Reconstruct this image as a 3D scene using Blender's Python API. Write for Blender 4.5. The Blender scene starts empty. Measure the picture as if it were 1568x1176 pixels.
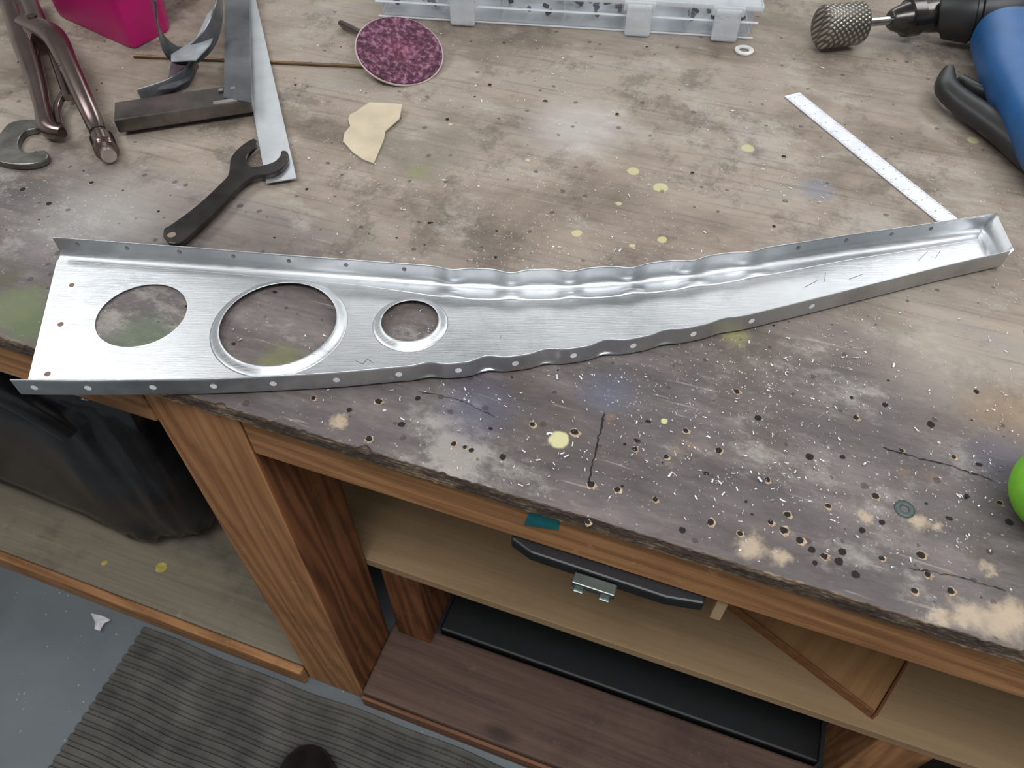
import bpy, bmesh, math, random
import numpy as np
from mathutils import Vector, Matrix, noise
from mathutils.geometry import tessellate_polygon
random.seed(7)

# ------------------------------------------------------------------ camera calibration
H_CAM = 1.40; ZT = 0.90; ZF = 0.12; TILT = math.radians(39.6); FPX = 1176.0
ct, st = math.cos(TILT), math.sin(TILT)
cam = bpy.data.cameras.new("camera"); cam.lens = 27; cam.sensor_width = 36
cam.clip_start = 0.01
cam.dof.use_dof = True; cam.dof.focus_distance = .74; cam.dof.aperture_fstop = 12
camo = bpy.data.objects.new("camera", cam); bpy.context.collection.objects.link(camo)
camo.location = (0, 0, H_CAM); camo.rotation_euler = (TILT, 0, 0)
bpy.context.scene.camera = camo
bpy.context.scene.view_settings.view_transform = 'Standard'

def U(u, v, z=ZT):
    """measured photo point -> real position on the horizontal plane z"""
    x = u - 784; y = 588 - v
    wy = y * ct + FPX * st; wz = y * st - FPX * ct
    k = (H_CAM - z) / -wz
    return Vector((x * k, wy * k, z))
TH = math.radians(-19.6)
E1 = Vector((math.cos(TH), math.sin(TH), 0)); E2 = Vector((-math.sin(TH), math.cos(TH), 0))
O = Vector((-0.281, 0.405, 0))
def loc(p):
    d = p - O
    return Vector((d.dot(E1), d.dot(E2), p.z))
def L(u, v, z=ZT): return loc(U(u, v, z))
def W(s, t, z): return O + E1 * s + E2 * t + Vector((0, 0, z))

# ------------------------------------------------------------------ materials
def lin(c):
    r = []
    for x in c:
        x = x / 255
        r.append(x / 12.92 if x <= .04045 else ((x + .055) / 1.055) ** 2.4)
    return (*r, 1)
class M:
    def __init__(s, name):
        s.m = bpy.data.materials.new(name); s.m.use_nodes = True
        s.nt = s.m.node_tree; s.b = s.nt.nodes["Principled BSDF"]; s.out = s.nt.nodes["Material Output"]
        s.tc = s.nt.nodes.new("ShaderNodeTexCoord")
    def n(s, t, **k):
        nd = s.nt.nodes.new(t)
        for a, b in k.items(): setattr(nd, a, b)
        return nd
    def l(s, a, b): s.nt.links.new(a, b)
    def map(s, scale=(1, 1, 1), rot=(0, 0, 0), src=None):
        mp = s.n("ShaderNodeMapping"); mp.inputs["Scale"].default_value = scale; mp.inputs["Rotation"].default_value = rot
        s.l(src or s.tc.outputs["Object"], mp.inputs["Vector"]); return mp.outputs[0]
    def noise(s, scale, detail=4, vec=None, rough=.55, dist=0):
        nd = s.n("ShaderNodeTexNoise"); nd.inputs["Scale"].default_value = scale; nd.inputs["Detail"].default_value = detail
        nd.inputs["Roughness"].default_value = rough; nd.inputs["Distortion"].default_value = dist
        s.l(vec or s.tc.outputs["Object"], nd.inputs["Vector"]); return nd.outputs["Fac"]
    def ramp(s, fac, stops):
        r = s.n("ShaderNodeValToRGB"); e = r.color_ramp.elements
        while len(e) < len(stops): e.new(.5)
        for i, (p, c) in enumerate(stops):
            e[i].position = p; e[i].color = c if len(c) == 4 else lin(c)
        s.l(fac, r.inputs[0]); return r.outputs[0]
    def mr(s, v, a, b, c=0, d=1):
        r = s.n("ShaderNodeMapRange"); r.interpolation_type = 'SMOOTHSTEP'
        for i, x in enumerate((a, b, c, d)): r.inputs[i + 1].default_value = x
        s.l(v, r.inputs[0]); return r.outputs[0]
    def mix(s, fac, a, b, mode='MIX'):
        r = s.n("ShaderNodeMix", data_type='RGBA', blend_type=mode)
        for sock, val in ((r.inputs[0], fac), (r.inputs[6], a), (r.inputs[7], b)):
            if isinstance(val, (int, float)): sock.default_value = val
            elif isinstance(val, tuple): sock.default_value = val if len(val) == 4 else lin(val)
            else: s.l(val, sock)
        return r.outputs[2]
    def math(s, op, a, b=0):
        r = s.n("ShaderNodeMath", operation=op)
        for sock, val in ((r.inputs[0], a), (r.inputs[1], b)):
            if isinstance(val, (int, float)): sock.default_value = val
            else: s.l(val, sock)
        return r.outputs[0]
    def bump(s, h, strength=.3, dist=.001):
        b = s.n("ShaderNodeBump"); b.inputs["Strength"].default_value = strength; b.inputs["Distance"].default_value = dist
        s.l(h, b.inputs["Height"]); s.l(b.outputs[0], s.b.inputs["Normal"])
    def set(s, **k):
        for a, v in k.items():
            a = a.replace("_", " ")
            sock = s.b.inputs[a]
            if hasattr(v, "is_output"): s.l(v, sock)
            else: sock.default_value = v
        return s

def plain(name, col, rough=.5, metal=0, var=.12, nscale=40, bump=.1, spec=.5):
    m = M(name)
    n = m.noise(nscale, 4)
    lo = tuple(max(0, int(c * (1 - var))) for c in col); hi = tuple(min(255, int(c * (1 + var))) for c in col)
    m.set(Base_Color=m.ramp(n, [(.3, lo), (.7, hi)]), Roughness=rough, Metallic=metal)
    m.b.inputs["Specular IOR Level"].default_value = spec
    if bump: m.bump(m.noise(nscale * 4, 3), bump, .0006)
    return m.m

def wood(name, dark, light, axis=0, rough=.65, ring=1.0, wavef=.3, knots=True, blot=.35):
    m = M(name)
    sc = [14, 14, 14]; sc[axis] = 1.1
    v = m.map(tuple(sc))
    g = m.noise(1.0, 4, v, .6, 1.2)
    w = m.n("ShaderNodeTexWave", wave_type='BANDS', bands_direction='DIAGONAL'); w.inputs["Scale"].default_value = 2.3 * ring
    w.inputs["Distortion"].default_value = 12; w.inputs["Detail"].default_value = 3; w.inputs["Detail Scale"].default_value = .7
    m.l(v, w.inputs["Vector"])
    sc2 = [230, 230, 230]; sc2[axis] = 5
    f = m.noise(1.0, 4, m.map(tuple(sc2)), .65)
    a = m.mix(wavef, g, w.outputs["Color"])
    a = m.mix(.38, a, f)
    col = m.ramp(a, [(.22, dark), (.7, light)])
    if knots:
        vo = m.n("ShaderNodeTexVoronoi"); vo.inputs["Scale"].default_value = 5; sk = [1, 1, 1]; sk[axis] = .45
        m.l(m.map(tuple(sk)), vo.inputs["Vector"])
        kn = m.mr(vo.outputs["Distance"], .03, .10, .7, 0)
        col = m.mix(kn, col, tuple(int(c * .55) for c in dark))
    dirt = m.mr(m.noise(9, 6, None, .65), .48, .72, 0, blot)
    col = m.mix(dirt, col, tuple(int(c * .65) for c in dark))
    scf = m.mr(m.noise(38, 6, None, .75), .60, .68, 0, .3 if blot > .2 else .1)
    col = m.mix(scf, col, tuple(min(255, int(c * 1.12 + 8)) for c in light))
    m.set(Base_Color=col, Roughness=rough); m.bump(f, .4, .001)
    m.b.inputs["Specular IOR Level"].default_value = .25
    return m.m

# ------------------------------------------------------------------ mesh helpers
def link(ob, parent=None):
    bpy.context.collection.objects.link(ob)
    if parent: ob.parent = parent
    return ob
def mk(name, verts, faces, mat, parent=None, smooth=False, bevel=0, seg=2):
    me = bpy.data.meshes.new(name); me.from_pydata([tuple(v) for v in verts], [], faces); me.validate()
    bm = bmesh.new(); bm.from_mesh(me); bmesh.ops.recalc_face_normals(bm, faces=bm.faces); bm.to_mesh(me); bm.free()
    for p in me.polygons: p.use_smooth = smooth
    if mat: me.materials.append(mat)
    ob = bpy.data.objects.new(name, me); link(ob, parent)
    if bevel:
        b = ob.modifiers.new("bevel", 'BEVEL'); b.width = bevel; b.segments = seg; b.limit_method = 'ANGLE'; b.angle_limit = math.radians(40)
    return ob
def empty(name, location=(0, 0, 0), rz=0):
    e = bpy.data.objects.new(name, None); e.empty_display_size = .05
    e.location = location; e.rotation_euler = (0, 0, rz); bpy.context.collection.objects.link(e); return e
def boxvf(a, b):
    (x0, y0, z0), (x1, y1, z1) = a, b
    v = [(x0,y0,z0),(x1,y0,z0),(x1,y1,z0),(x0,y1,z0),(x0,y0,z1),(x1,y0,z1),(x1,y1,z1),(x0,y1,z1)]
    f = [(0,3,2,1),(4,5,6,7),(0,1,5,4),(1,2,6,5),(2,3,7,6),(3,0,4,7)]
    return v, f
def box(name, a, b, mat, parent=None, bevel=.002):
    v, f = boxvf(a, b); return mk(name, v, f, mat, parent, False, bevel)
def multi(name, parts, mat, parent=None, smooth=False, bevel=0):
    V, F = [], []
    for v, f in parts:
        o = len(V); V += list(v); F += [tuple(i + o for i in ff) for ff in f]
    return mk(name, V, F, mat, parent, smooth, bevel)
def prism(name, pts, z0, z1, mat, parent=None, bevel=0):
    n = len(pts)
    V = [(p[0], p[1], z0) for p in pts] + [(p[0], p[1], z1) for p in pts]
    F = [tuple(range(n)), tuple(range(n, 2 * n))] + [(i, (i + 1) % n, (i + 1) % n + n, i + n) for i in range(n)]
    return mk(name, V, F, mat, parent, False, bevel)
def loftvf(cs, A, B, up=(0, 0, 1), seg=24, cap=True, sq=1.0):
    cs = [Vector(c) for c in cs]; up = Vector(up); V = []; F = []
    n = len(cs)
    for i, c in enumerate(cs):
        T = (cs[min(i + 1, n - 1)] - cs[max(i - 1, 0)]).normalized()
        S = T.cross(up).normalized(); Q = S.cross(T)
        for j in range(seg):
            a = 2 * math.pi * j / seg
            cx, sx = math.cos(a), math.sin(a)
            cx = math.copysign(abs(cx) ** sq, cx); sx = math.copysign(abs(sx) ** sq, sx)
            V.append(c + S * A[i] * cx + Q * B[i] * sx)
    for i in range(n - 1):
        for j in range(seg):
            k = (j + 1) % seg
            F.append((i * seg + j, i * seg + k, (i + 1) * seg + k, (i + 1) * seg + j))
    if cap: F += [tuple(range(seg)), tuple(range((n - 1) * seg, n * seg))]
    return V, F
def loft(name, cs, A, mat, parent=None, B=None, up=(0, 0, 1), seg=24, sq=1.0, smooth=True, cap=True):
    v, f = loftvf(cs, A, B or A, up, seg, cap, sq); ob = mk(name, v, f, mat, parent, smooth)
    if smooth:
        m = ob.modifiers.new("es", 'EDGE_SPLIT'); m.split_angle = math.radians(40)
    return ob
def cyl(name, a, b, r, mat, parent=None, seg=24): return loft(name, [a, b], [r, r], mat, parent, up=(0.01, .02, 1) if abs((Vector(b)-Vector(a)).normalized().z) < .9 else (1, 0, 0), seg=seg)
def crom(P, n):
    P = [Vector(p) for p in P]; out = []
    m = len(P) - 1
    for i in range(n):
        x = i / (n - 1) * m; k = min(int(x), m - 1); t = x - k
        p0, p1, p2, p3 = P[max(k - 1, 0)], P[k], P[k + 1], P[min(k + 2, m)]
        out.append(.5 * ((2 * p1) + (-p0 + p2) * t + (2 * p0 - 5 * p1 + 4 * p2 - p3) * t * t + (-p0 + 3 * p1 - 3 * p2 + p3) * t ** 3))
    return out

# ------------------------------------------------------------------ workbench
bench = empty("workbench", O, TH)
def top_material():
    m = M("worn_plywood")
    sep = m.n("ShaderNodeSeparateXYZ"); m.l(m.tc.outputs["Object"], sep.inputs[0])
    n1 = m.noise(5.5, 8, m.map((.75, 1.3, 1), (0, 0, .2)), .66, .3)
    n2 = m.noise(13, 8, m.map((.6, 1.8, 1), (0, 0, .25)), .72)
    col = m.ramp(n1, [(.3, (98, 87, 77)), (.44, (129, 117, 105)), (.56, (149, 137, 124)), (.7, (136, 130, 124))])
    front = m.math('ADD', sep.outputs[1], m.math('MULTIPLY', m.math('SUBTRACT', m.noise(5, 5), .5), .25))
    fr = m.mr(front, .12, .33, 1, 0)
    colf = m.ramp(n2, [(.3, (64, 58, 58)), (.5, (90, 83, 82)), (.72, (122, 114, 111))])
    col = m.mix(fr, col, colf)
    g = m.noise(1, 5, m.map((5, 150, 1), (0, 0, .03)), .7)
    col = m.mix(m.mr(g, .5, .72, 0, .45), col, (76, 66, 59))
    g2 = m.noise(1, 3, m.map((12, 160, 1), (0, 0, 1.1)), .6)
    col = m.mix(m.mr(g2, .66, .72, 0, .25), col, (184, 178, 170))
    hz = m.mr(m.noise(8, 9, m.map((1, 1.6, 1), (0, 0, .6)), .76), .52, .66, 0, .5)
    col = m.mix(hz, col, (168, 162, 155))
    dk = m.mr(m.noise(10.7, 9, m.map((1.3, 1, 1)), .76), .51, .63, 0, .55)
    col = m.mix(dk, col, (80, 71, 64))
    rust = m.mr(m.noise(19, 5, m.map((1, 1, 3)), .7), .64, .72, 0, .35)
    col = m.mix(rust, col, (136, 102, 72))
    nz = m.n("ShaderNodeTexNoise"); nz.inputs["Scale"].default_value = 90; nz.inputs["Detail"].default_value = 5; nz.inputs["Roughness"].default_value = .7
    m.l(m.tc.outputs["Object"], nz.inputs["Vector"])
    wv = m.n("ShaderNodeVectorMath", operation='SCALE'); m.l(nz.outputs["Color"], wv.inputs[0]); wv.inputs["Scale"].default_value = .026
    wa = m.n("ShaderNodeVectorMath", operation='ADD'); m.l(m.tc.outputs["Object"], wa.inputs[0]); m.l(wv.outputs[0], wa.inputs[1])
    ws = m.n("ShaderNodeVectorMath", operation='SCALE'); m.l(nz.outputs["Color"], ws.inputs[0]); ws.inputs["Scale"].default_value = .005
    wb = m.n("ShaderNodeVectorMath", operation='ADD'); m.l(m.tc.outputs["Object"], wb.inputs[0]); m.l(ws.outputs[0], wb.inputs[1])
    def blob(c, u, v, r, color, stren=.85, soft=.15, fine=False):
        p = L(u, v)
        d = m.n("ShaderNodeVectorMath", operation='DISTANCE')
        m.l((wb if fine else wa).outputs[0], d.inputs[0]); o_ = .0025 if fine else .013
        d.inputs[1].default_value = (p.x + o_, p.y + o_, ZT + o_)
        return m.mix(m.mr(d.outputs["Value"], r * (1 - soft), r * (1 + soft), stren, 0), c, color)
    G = (112, 124, 70)
    for a in [(885,195,.05,(196,192,188),.5,.8),(1000,30,.06,(182,176,170),.4,.9),  # these two pale blobs paint lamp glare into the top colour
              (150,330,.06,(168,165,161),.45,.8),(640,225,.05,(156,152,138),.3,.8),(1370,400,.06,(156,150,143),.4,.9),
              (1250,290,.018,(104,112,130),.5,.6),(730,625,.028,(72,76,98),.5,.8),(930,600,.020,(84,94,118),.4,.8),(1440,560,.04,(156,149,138),.4,.8),
              (1540,640,.03,(150,125,95),.4,.7),(1540,700,.028,(56,62,86),.5,.8),
              (25,470,.026,(98,106,74),.8,.4),(50,500,.018,(84,100,64),.7,.4),(10,425,.014,(80,76,58),.7,.5),
              (640,262,.012,G,.45,.7),(1128,515,.010,(140,138,86),.6,.6),(430,552,.018,(108,112,70),.55,.5),(215,520,.028,(74,98,70),.5,.6)]:
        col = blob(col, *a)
    for u, v, r in [(1150,838,.009),(1192,852,.007),(1480,940,.009),(1530,950,.012),(1556,938,.009),(1405,798,.007),(1435,803,.004),(1325,795,.005),(520,645,.006),(1440,945,.006),(1515,872,.004)]:
        col = blob(col, u, v, r, (176, 158, 134), .7, .7)
    for u, v, r in [(856,673,14),(970,262,11),(1012,287,13),(1145,227,12),(883,357,9),(1014,367,8),(1490,215,11),(808,245,5),
                    (1018,645,5),(968,376,5),(948,312,5),(690,190,4)]:
        col = blob(col, u, v, r / 1700, (184, 177, 134) if v < 640 else (196, 190, 144), .82, .15, True)
    cl = m.mr(m.noise(7, 4), .45, .62, 0, 1)
    def cells(scale, rad, chance, c, colr, st_, mask=None):
        v1 = m.n("ShaderNodeTexVoronoi"); v1.inputs["Scale"].default_value = scale; m.l(wb.outputs[0], v1.inputs["Vector"])
        sc_ = m.n("ShaderNodeSeparateColor"); m.l(v1.outputs["Color"], sc_.inputs[0])
        a = m.math('LESS_THAN', v1.outputs["Distance"], m.math('MULTIPLY', sc_.outputs[1], rad)); b = m.math('LESS_THAN', sc_.outputs[0], chance)
        f = m.math('MULTIPLY', m.math('MULTIPLY', a, b), st_)
        if mask is not None: f = m.math('MULTIPLY', f, mask)
        return m.mix(f, c, colr)
    col = cells(420, .42, .18, col, (190, 187, 182), .6, cl)
    col = cells(80, .26, .24, col, (50, 42, 37), .6)
    rg = m.mr(n2, .3, .7, .5, .72)
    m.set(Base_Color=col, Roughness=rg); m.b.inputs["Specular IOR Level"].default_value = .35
    m.bump(m.mix(.5, n2, g), .6, .0024)
    return m.m
def edge_material():
    m = M("plywood_edge")
    sep = m.n("ShaderNodeSeparateXYZ"); m.l(m.tc.outputs["Object"], sep.inputs[0])
    lay = m.math('SINE', m.math('MULTIPLY', sep.outputs[2], 1400))
    n = m.noise(45, 6, m.map((.35, 1, 1)), .7)
    col = m.ramp(n, [(.3, (44, 36, 31)), (.50, (88, 72, 60)), (.64, (160, 138, 114))])
    col = m.mix(m.mr(lay, -.2, .6, 0, .5), col, (50, 40, 34))
    m.set(Base_Color=col, Roughness=.85); m.bump(n, .9, .004); return m.m
MT = top_material(); ME = edge_material()
S0, S1, TB = -1.15, 1.35, 1.45
V = []; F = []
NS = 1300
prof = [(0.0010, ZT - .018), (0.0006, ZT - .012), (0.0, ZT - .006), (0.0001, ZT - .0008), (0.0009, ZT), (.02, ZT)]
for i in range(NS + 1):
    s = S0 + (S1 - S0) * i / NS
    big = noise.noise(Vector((s * 9, 3.1, 0))) * .0006 + noise.noise(Vector((s * 45, 1.2, 0))) * .0007
    chip = max(0, noise.noise(Vector((s * 60, 8.8, 0))) - .3) * .014
    for k, (t, z) in enumerate(prof):
        j = noise.noise(Vector((s * 220, k * 3.3, 0))) * .0013
        tt = t + (big + j if k < 5 else 0); zz = z
        if k in (3, 4): tt += chip * .8
        if k == 3: zz -= chip * .3
        V.append((s, tt, zz))
K = len(prof)
for i in range(NS):
    for k in range(K - 1):
        a = i * K + k; F.append((a, a + K, a + K + 1, a + 1))
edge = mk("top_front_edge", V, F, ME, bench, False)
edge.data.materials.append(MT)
for p in edge.data.polygons:
    if (p.index % (K - 1)) >= 4: p.material_index = 1
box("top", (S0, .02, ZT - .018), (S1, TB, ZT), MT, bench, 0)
WO = wood("orange_fir", (110, 72, 45), (184, 136, 92), 0)
WOz = wood("orange_fir_upright", (116, 76, 47), (190, 138, 94), 2)
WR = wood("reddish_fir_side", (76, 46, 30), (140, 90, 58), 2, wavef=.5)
WB = wood("brown_stained_rail", (58, 45, 40), (112, 88, 76), 0, wavef=.1)
WS = wood("shelf_plywood", (148, 120, 88), (180, 152, 117), 0, .75, .4, .1, False, .15)
WG = wood("grey_shelf_board", (98, 91, 79), (148, 138, 120), 0, .75, .6, .05, False, .5)
AP0, AP1 = ZT - .018 - .062, ZT - .0185
box("apron_front_right", (.046, .008, AP0), (S1 - .02, .046, AP1), WO, bench, .003)
box("apron_front_left", (S0 + .02, .008, AP0), (-.058, .046, AP1), WO, bench, .003)
box("apron_back", (S0 + .02, TB - .06, AP0), (S1 - .02, TB - .02, AP1), WO, bench, .003)
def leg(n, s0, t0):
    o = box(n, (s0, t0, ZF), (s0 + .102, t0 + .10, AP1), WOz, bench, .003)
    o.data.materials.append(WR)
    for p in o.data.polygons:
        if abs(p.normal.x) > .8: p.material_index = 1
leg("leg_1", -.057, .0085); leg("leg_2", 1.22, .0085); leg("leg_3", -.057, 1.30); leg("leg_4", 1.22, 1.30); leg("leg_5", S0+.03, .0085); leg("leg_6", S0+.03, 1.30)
box("lower_rail_front", (.046, .006, ZF+.012), (1.22, .135, .165), WB, bench, .004)
box("lower_rail_face", (.046, -.0005, ZF), (1.22, .0055, .155), wood("rail_face",(84,56,42),(140,100,74),0), bench, .002)
box("lower_shelf_left", (S0 + .03, .012, .142), (-.058, .62, .165), WG, bench, .002)
box("lower_shelf_edge", (S0 + .03, -.003, ZF), (-.058, .011, .167), WO, bench, .003)
box("mid_shelf", (-.13, .110, .402), (1.25, .85, .42), WS, bench, .001)
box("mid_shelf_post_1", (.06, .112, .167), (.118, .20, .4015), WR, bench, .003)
box("mid_shelf_post_2", (.735, .112, .167), (.80, .20, .4015), WOz, bench, .003)
box("back_board", (.05, .86, ZF), (1.25, .875, .80), plain("dark_back_board", (38, 34, 32), .7), bench, .001)
box("back_board_left", (S0 + .03, .63, ZF), (-.06, .645, .80), plain("dark_back_board2", (42, 38, 34), .7), bench, .001)
MYE = plain("yellow_paint", (176, 162, 80), .6, 0, .15, 120, 0)
def flat_disc(p, r, z, n=20, jit=.12):
    return [(p.x + r * math.cos(2*math.pi*i/n) * (1 + random.uniform(-jit, jit)), p.y + r * math.sin(2*math.pi*i/n) * (1 + random.uniform(-jit, jit)), z) for i in range(n)], [tuple(range(n))]
multi("shelf_paint_drips", [flat_disc(L(247, 869, .1655), .010, .1656), flat_disc(L(160, 862, .1655), .005, .1656)], MYE, bench)

MH = plain("dark_hole", (20, 15, 13), .9, bump=0)
parts = []; rims = []
def disc(p, r, z=.0005, n=12, jit=.18, sx=1):
    return [(p.x + r * sx * math.cos(2*math.pi*i/n) * (1 + random.uniform(-jit, jit)), p.y + r * math.sin(2*math.pi*i/n) * (1 + random.uniform(-jit, jit)), ZT + z) for i in range(n)], [tuple(range(n))]
hl = [(658,342),(1185,347),(880,662),(1088,800),(695,680),(712,685),(722,690),(1268,775),(1205,788),(1045,812),(1133,817),(945,750),(835,155),(480,610),(535,628),(972,688),(1410,850),(1290,845),(1355,620),(1128,600),(1225,828),(1243,842),(1248,862),(1262,852),(1285,860),(1350,855),(1400,905),(1480,760),(1530,770),(1545,800),(1495,600),(1310,640),(1160,640),(1050,660),(1100,690),(1380,690),(1425,650),(565,672),(615,650),(770,700),(900,800),(1003,765),(580,615),(750,130),(685,183),(1060,265),(1200,240),(945,175),(470,290),(60,120),(35,290),(1385,770),(1020,700),(1175,735),(1460,700),(815,650),(905,742),(640,610),(1340,760),(1290,700),(1240,700),(1320,812),(1350,800),(1420,880),(1455,905),(1310,880),(1200,812),(1180,800),(75,312),(140,280),(30,95)]
for u, v in hl:
    p = L(u, v); r = random.uniform(.0018, .0031); parts.append(disc(p, r))
    if random.random() < .6: rims.append(disc(p + Vector((.0006, -.0004, 0)), r*1.4, .0003, 14, .3))
for i in range(190):
    p = Vector((random.uniform(-.6, 1.2), random.choice([random.uniform(.02, .25), random.uniform(.02, 1.2)]), 0)); parts.append(disc(p, random.uniform(.0006, .0017), sx=random.uniform(.8, 1.8)))
def crack(pts, w):
    a = [L(*p) for p in pts]; V = []; F = []
    P = crom(a, 30)
    for i, p in enumerate(P):
        d = (P[min(i+1, 29)] - P[max(i-1, 0)]).normalized(); n = Vector((-d.y, d.x, 0))
        ww = w * (.3 + abs(noise.noise(Vector((i * .9, pts[0][0], 0)))) * 1.6) * (1 if 0 < i < 29 else .1)
        p = p + n * noise.noise(Vector((i * .5, 3, 0))) * .002
        V += [(p.x + n.x*ww, p.y + n.y*ww, ZT + .0005), (p.x - n.x*ww, p.y - n.y*ww, ZT + .0005)]
    for i in range(29): F.append((2*i, 2*i+1, 2*i+3, 2*i+2))
    return V, F
parts += [crack([(926,632),(918,665),(910,700),(900,742)], .0013), crack([(1350,685),(1400,700),(1460,715),(1522,737)], .0008), crack([(640,600),(700,612),(760,640)], .0004), crack([(1390,870),(1460,882),(1540,905)], .0005)]
multi("screw_holes_and_cracks", parts, MH, bench)
multi("splintered_rims", rims, plain("splinter_wood", (144, 124, 102), .8, 0, .3, 300, 0), bench)

ins = L(1385, 780)
vs, fs = [], []
for i in range(24):
    a = 2*math.pi*i/24
    for r, z in ((.0075, ZT+.0002), (.0072, ZT+.0012), (.0035, ZT+.0013), (.003, ZT+.0003)):
        vs.append((ins.x + r*math.cos(a), ins.y + r*math.sin(a), z))
for i in range(24):
    j = (i+1) % 24
    for k in range(3): fs.append((i*4+k, j*4+k, j*4+k+1, i*4+k+1))
mk("threaded_insert", vs, fs, plain("teal_insert", (72, 84, 82), .5, .3), bench, True)

MB = plain("black_plastic", (24, 24, 26), .45)
a, b = L(785, 822, AP0 - .006), L(1080, 915, AP0 - .006)
latch = empty("drawer_slide_latch")
latch.parent = bench
prism("slide_bar", [(a.x, .006), (a.x + .02, -.001), (b.x - .03, -.002), (b.x, .003), (b.x, .022), (a.x, .024)], AP0 - .015, AP0 - .0005, MB, latch, .002)
mz = plain("zinc", (112, 120, 117), .4, .9)
c = L(918, 870, AP0 - .008)
box("latch_plate", (c.x - .018, -.013, AP0 - .012), (c.x + .018, -.0025, AP0 - .004), mz, latch, .001)
for dx in (-.012, .010): box("latch_tab", (c.x + dx - .004, -.016, AP0 - .0145), (c.x + dx + .005, -.005, AP0 - .0122), mz, latch, .001)
def on_face(u, v, t):
    x = u - 784; y = 588 - v
    d = Vector((x, y * ct + FPX * st, y * st - FPX * ct)); c0 = Vector((0, 0, H_CAM))
    k = (t - (c0 - O).dot(E2)) / d.dot(E2)
    return loc(c0 + d * k)
q = [on_face(u, v, .0075) for u, v in ((812, 780), (858, 790), (855, 811), (803, 803))]
mk("teal_tape", [(p.x, .0076, min(p.z, AP1)) for p in q] + [(p.x, .0068, min(p.z, AP1)) for p in q], [(0,1,2,3),(4,5,6,7),(0,1,5,4),(1,2,6,5),(2,3,7,6),(3,0,4,7)], plain("teal_tape", (10, 100, 106), .6), bench)
pg = L(1098, 945, AP0-.03)
box("drawer_stop_peg", (pg.x-.005, .012, AP0-.04), (pg.x+.004, .020, AP0-.0003), WS, bench, .001)

# ------------------------------------------------------------------ wooden tray on mid shelf
tr = empty("wooden_tray", U(1345, 1095, .4405), math.radians(47)); tr.location.z = .4205
MTR = wood("tray_pine", (152, 108, 70), (194, 150, 106), 0, .4, .6, .25, True, .1)
MTE = wood("tray_rim", (116, 78, 50), (150, 104, 68), 0, .5)
box("tray_base", (.004, .004, 0), (.116, .24, .014), MTR, tr, .001)
for n_, a_, b_ in (("rim_1", (0,0,0), (.12,.0035,.018)), ("rim_2", (0,.2405,0), (.12,.244,.018)), ("rim_3", (0,.004,0), (.0035,.24,.018)), ("rim_4", (.1165,.004,0), (.12,.24,.018))):
    box(n_, a_, b_, MTE, tr, .001)

crate = empty("dark_standin_crate", O, TH)  # stand-in crate, added in black to keep the gap beneath the shelf dark
MCR = plain("crate_plastic", (17, 18, 20), .5, 0, .2, 30, .1)
box("crate_body", (.122, .216, ZF+.002), (.715, .60, .34), MCR, crate, .01)
box("crate_lip", (.122, .139, ZF+.002), (.73, .2155, .17), MCR, crate, .004)
for i in range(9): box("crate_rib_%d" % (i+1), (.18+i*.06, .205, .171), (.19+i*.06, .2155, .335), MCR, crate, .002)
crate2 = empty("dark_standin_crate", O, TH)
box("crate_body", (.82, .165, ZF+.002), (1.20, .60, .334), MCR, crate2, .01); box("crate_lid", (.815, .155, .335), (1.205, .61, .36), MCR, crate2, .006)

# ------------------------------------------------------------------ formed aluminium rib
def metal_mat():
    m = M("brushed_aluminium")
    n = m.noise(6, 4); f = m.noise(1, 4, m.map((40, 700, 40)), .65)
    col = m.ramp(n, [(.3, (186, 189, 192)), (.7, (212, 214, 216))])
    sm = m.mr(m.noise(14, 6, None, .65), .52, .72, 0, .45)
    col = m.mix(sm, col, (150, 153, 157))
    scr = m.mr(m.noise(1, 3, m.map((30, 900, 30), (0, 0, .9)), .6), .68, .72, 0, .35)
    col = m.mix(scr, col, (240, 240, 240))
    r = m.mix(.5, m.mr(n, .3, .7, .30, .46), m.mr(f, .3, .7, .30, .52))
    m.set(Base_Color=col, Metallic=1.0, Roughness=r)
    m.bump(m.mix(.4, m.noise(14, 4), f), .28, .0016)
    return m.m
MA = metal_mat()
rib = empty("aluminium_wing_rib")
wz = ZT + .0018; HF = .021; zt_ = wz + HF
far_px = [(80,363),(190,371),(300,379),(410,388),(520,396),(630,404),(700,409),(780,412),(860,411),(940,407),(1030,398),(1120,386),(1210,373),(1300,359),(1380,348),(1450,338),(1520,327)]
near_px = [(15,581),(120,582),(230,581),(330,579),(420,575),(520,569),(608,561),(700,555),(790,544),(880,532),(972,517),(1065,499),(1155,479),(1250,456),(1350,431),(1450,406),(1547,384)]
NR = 720
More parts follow.
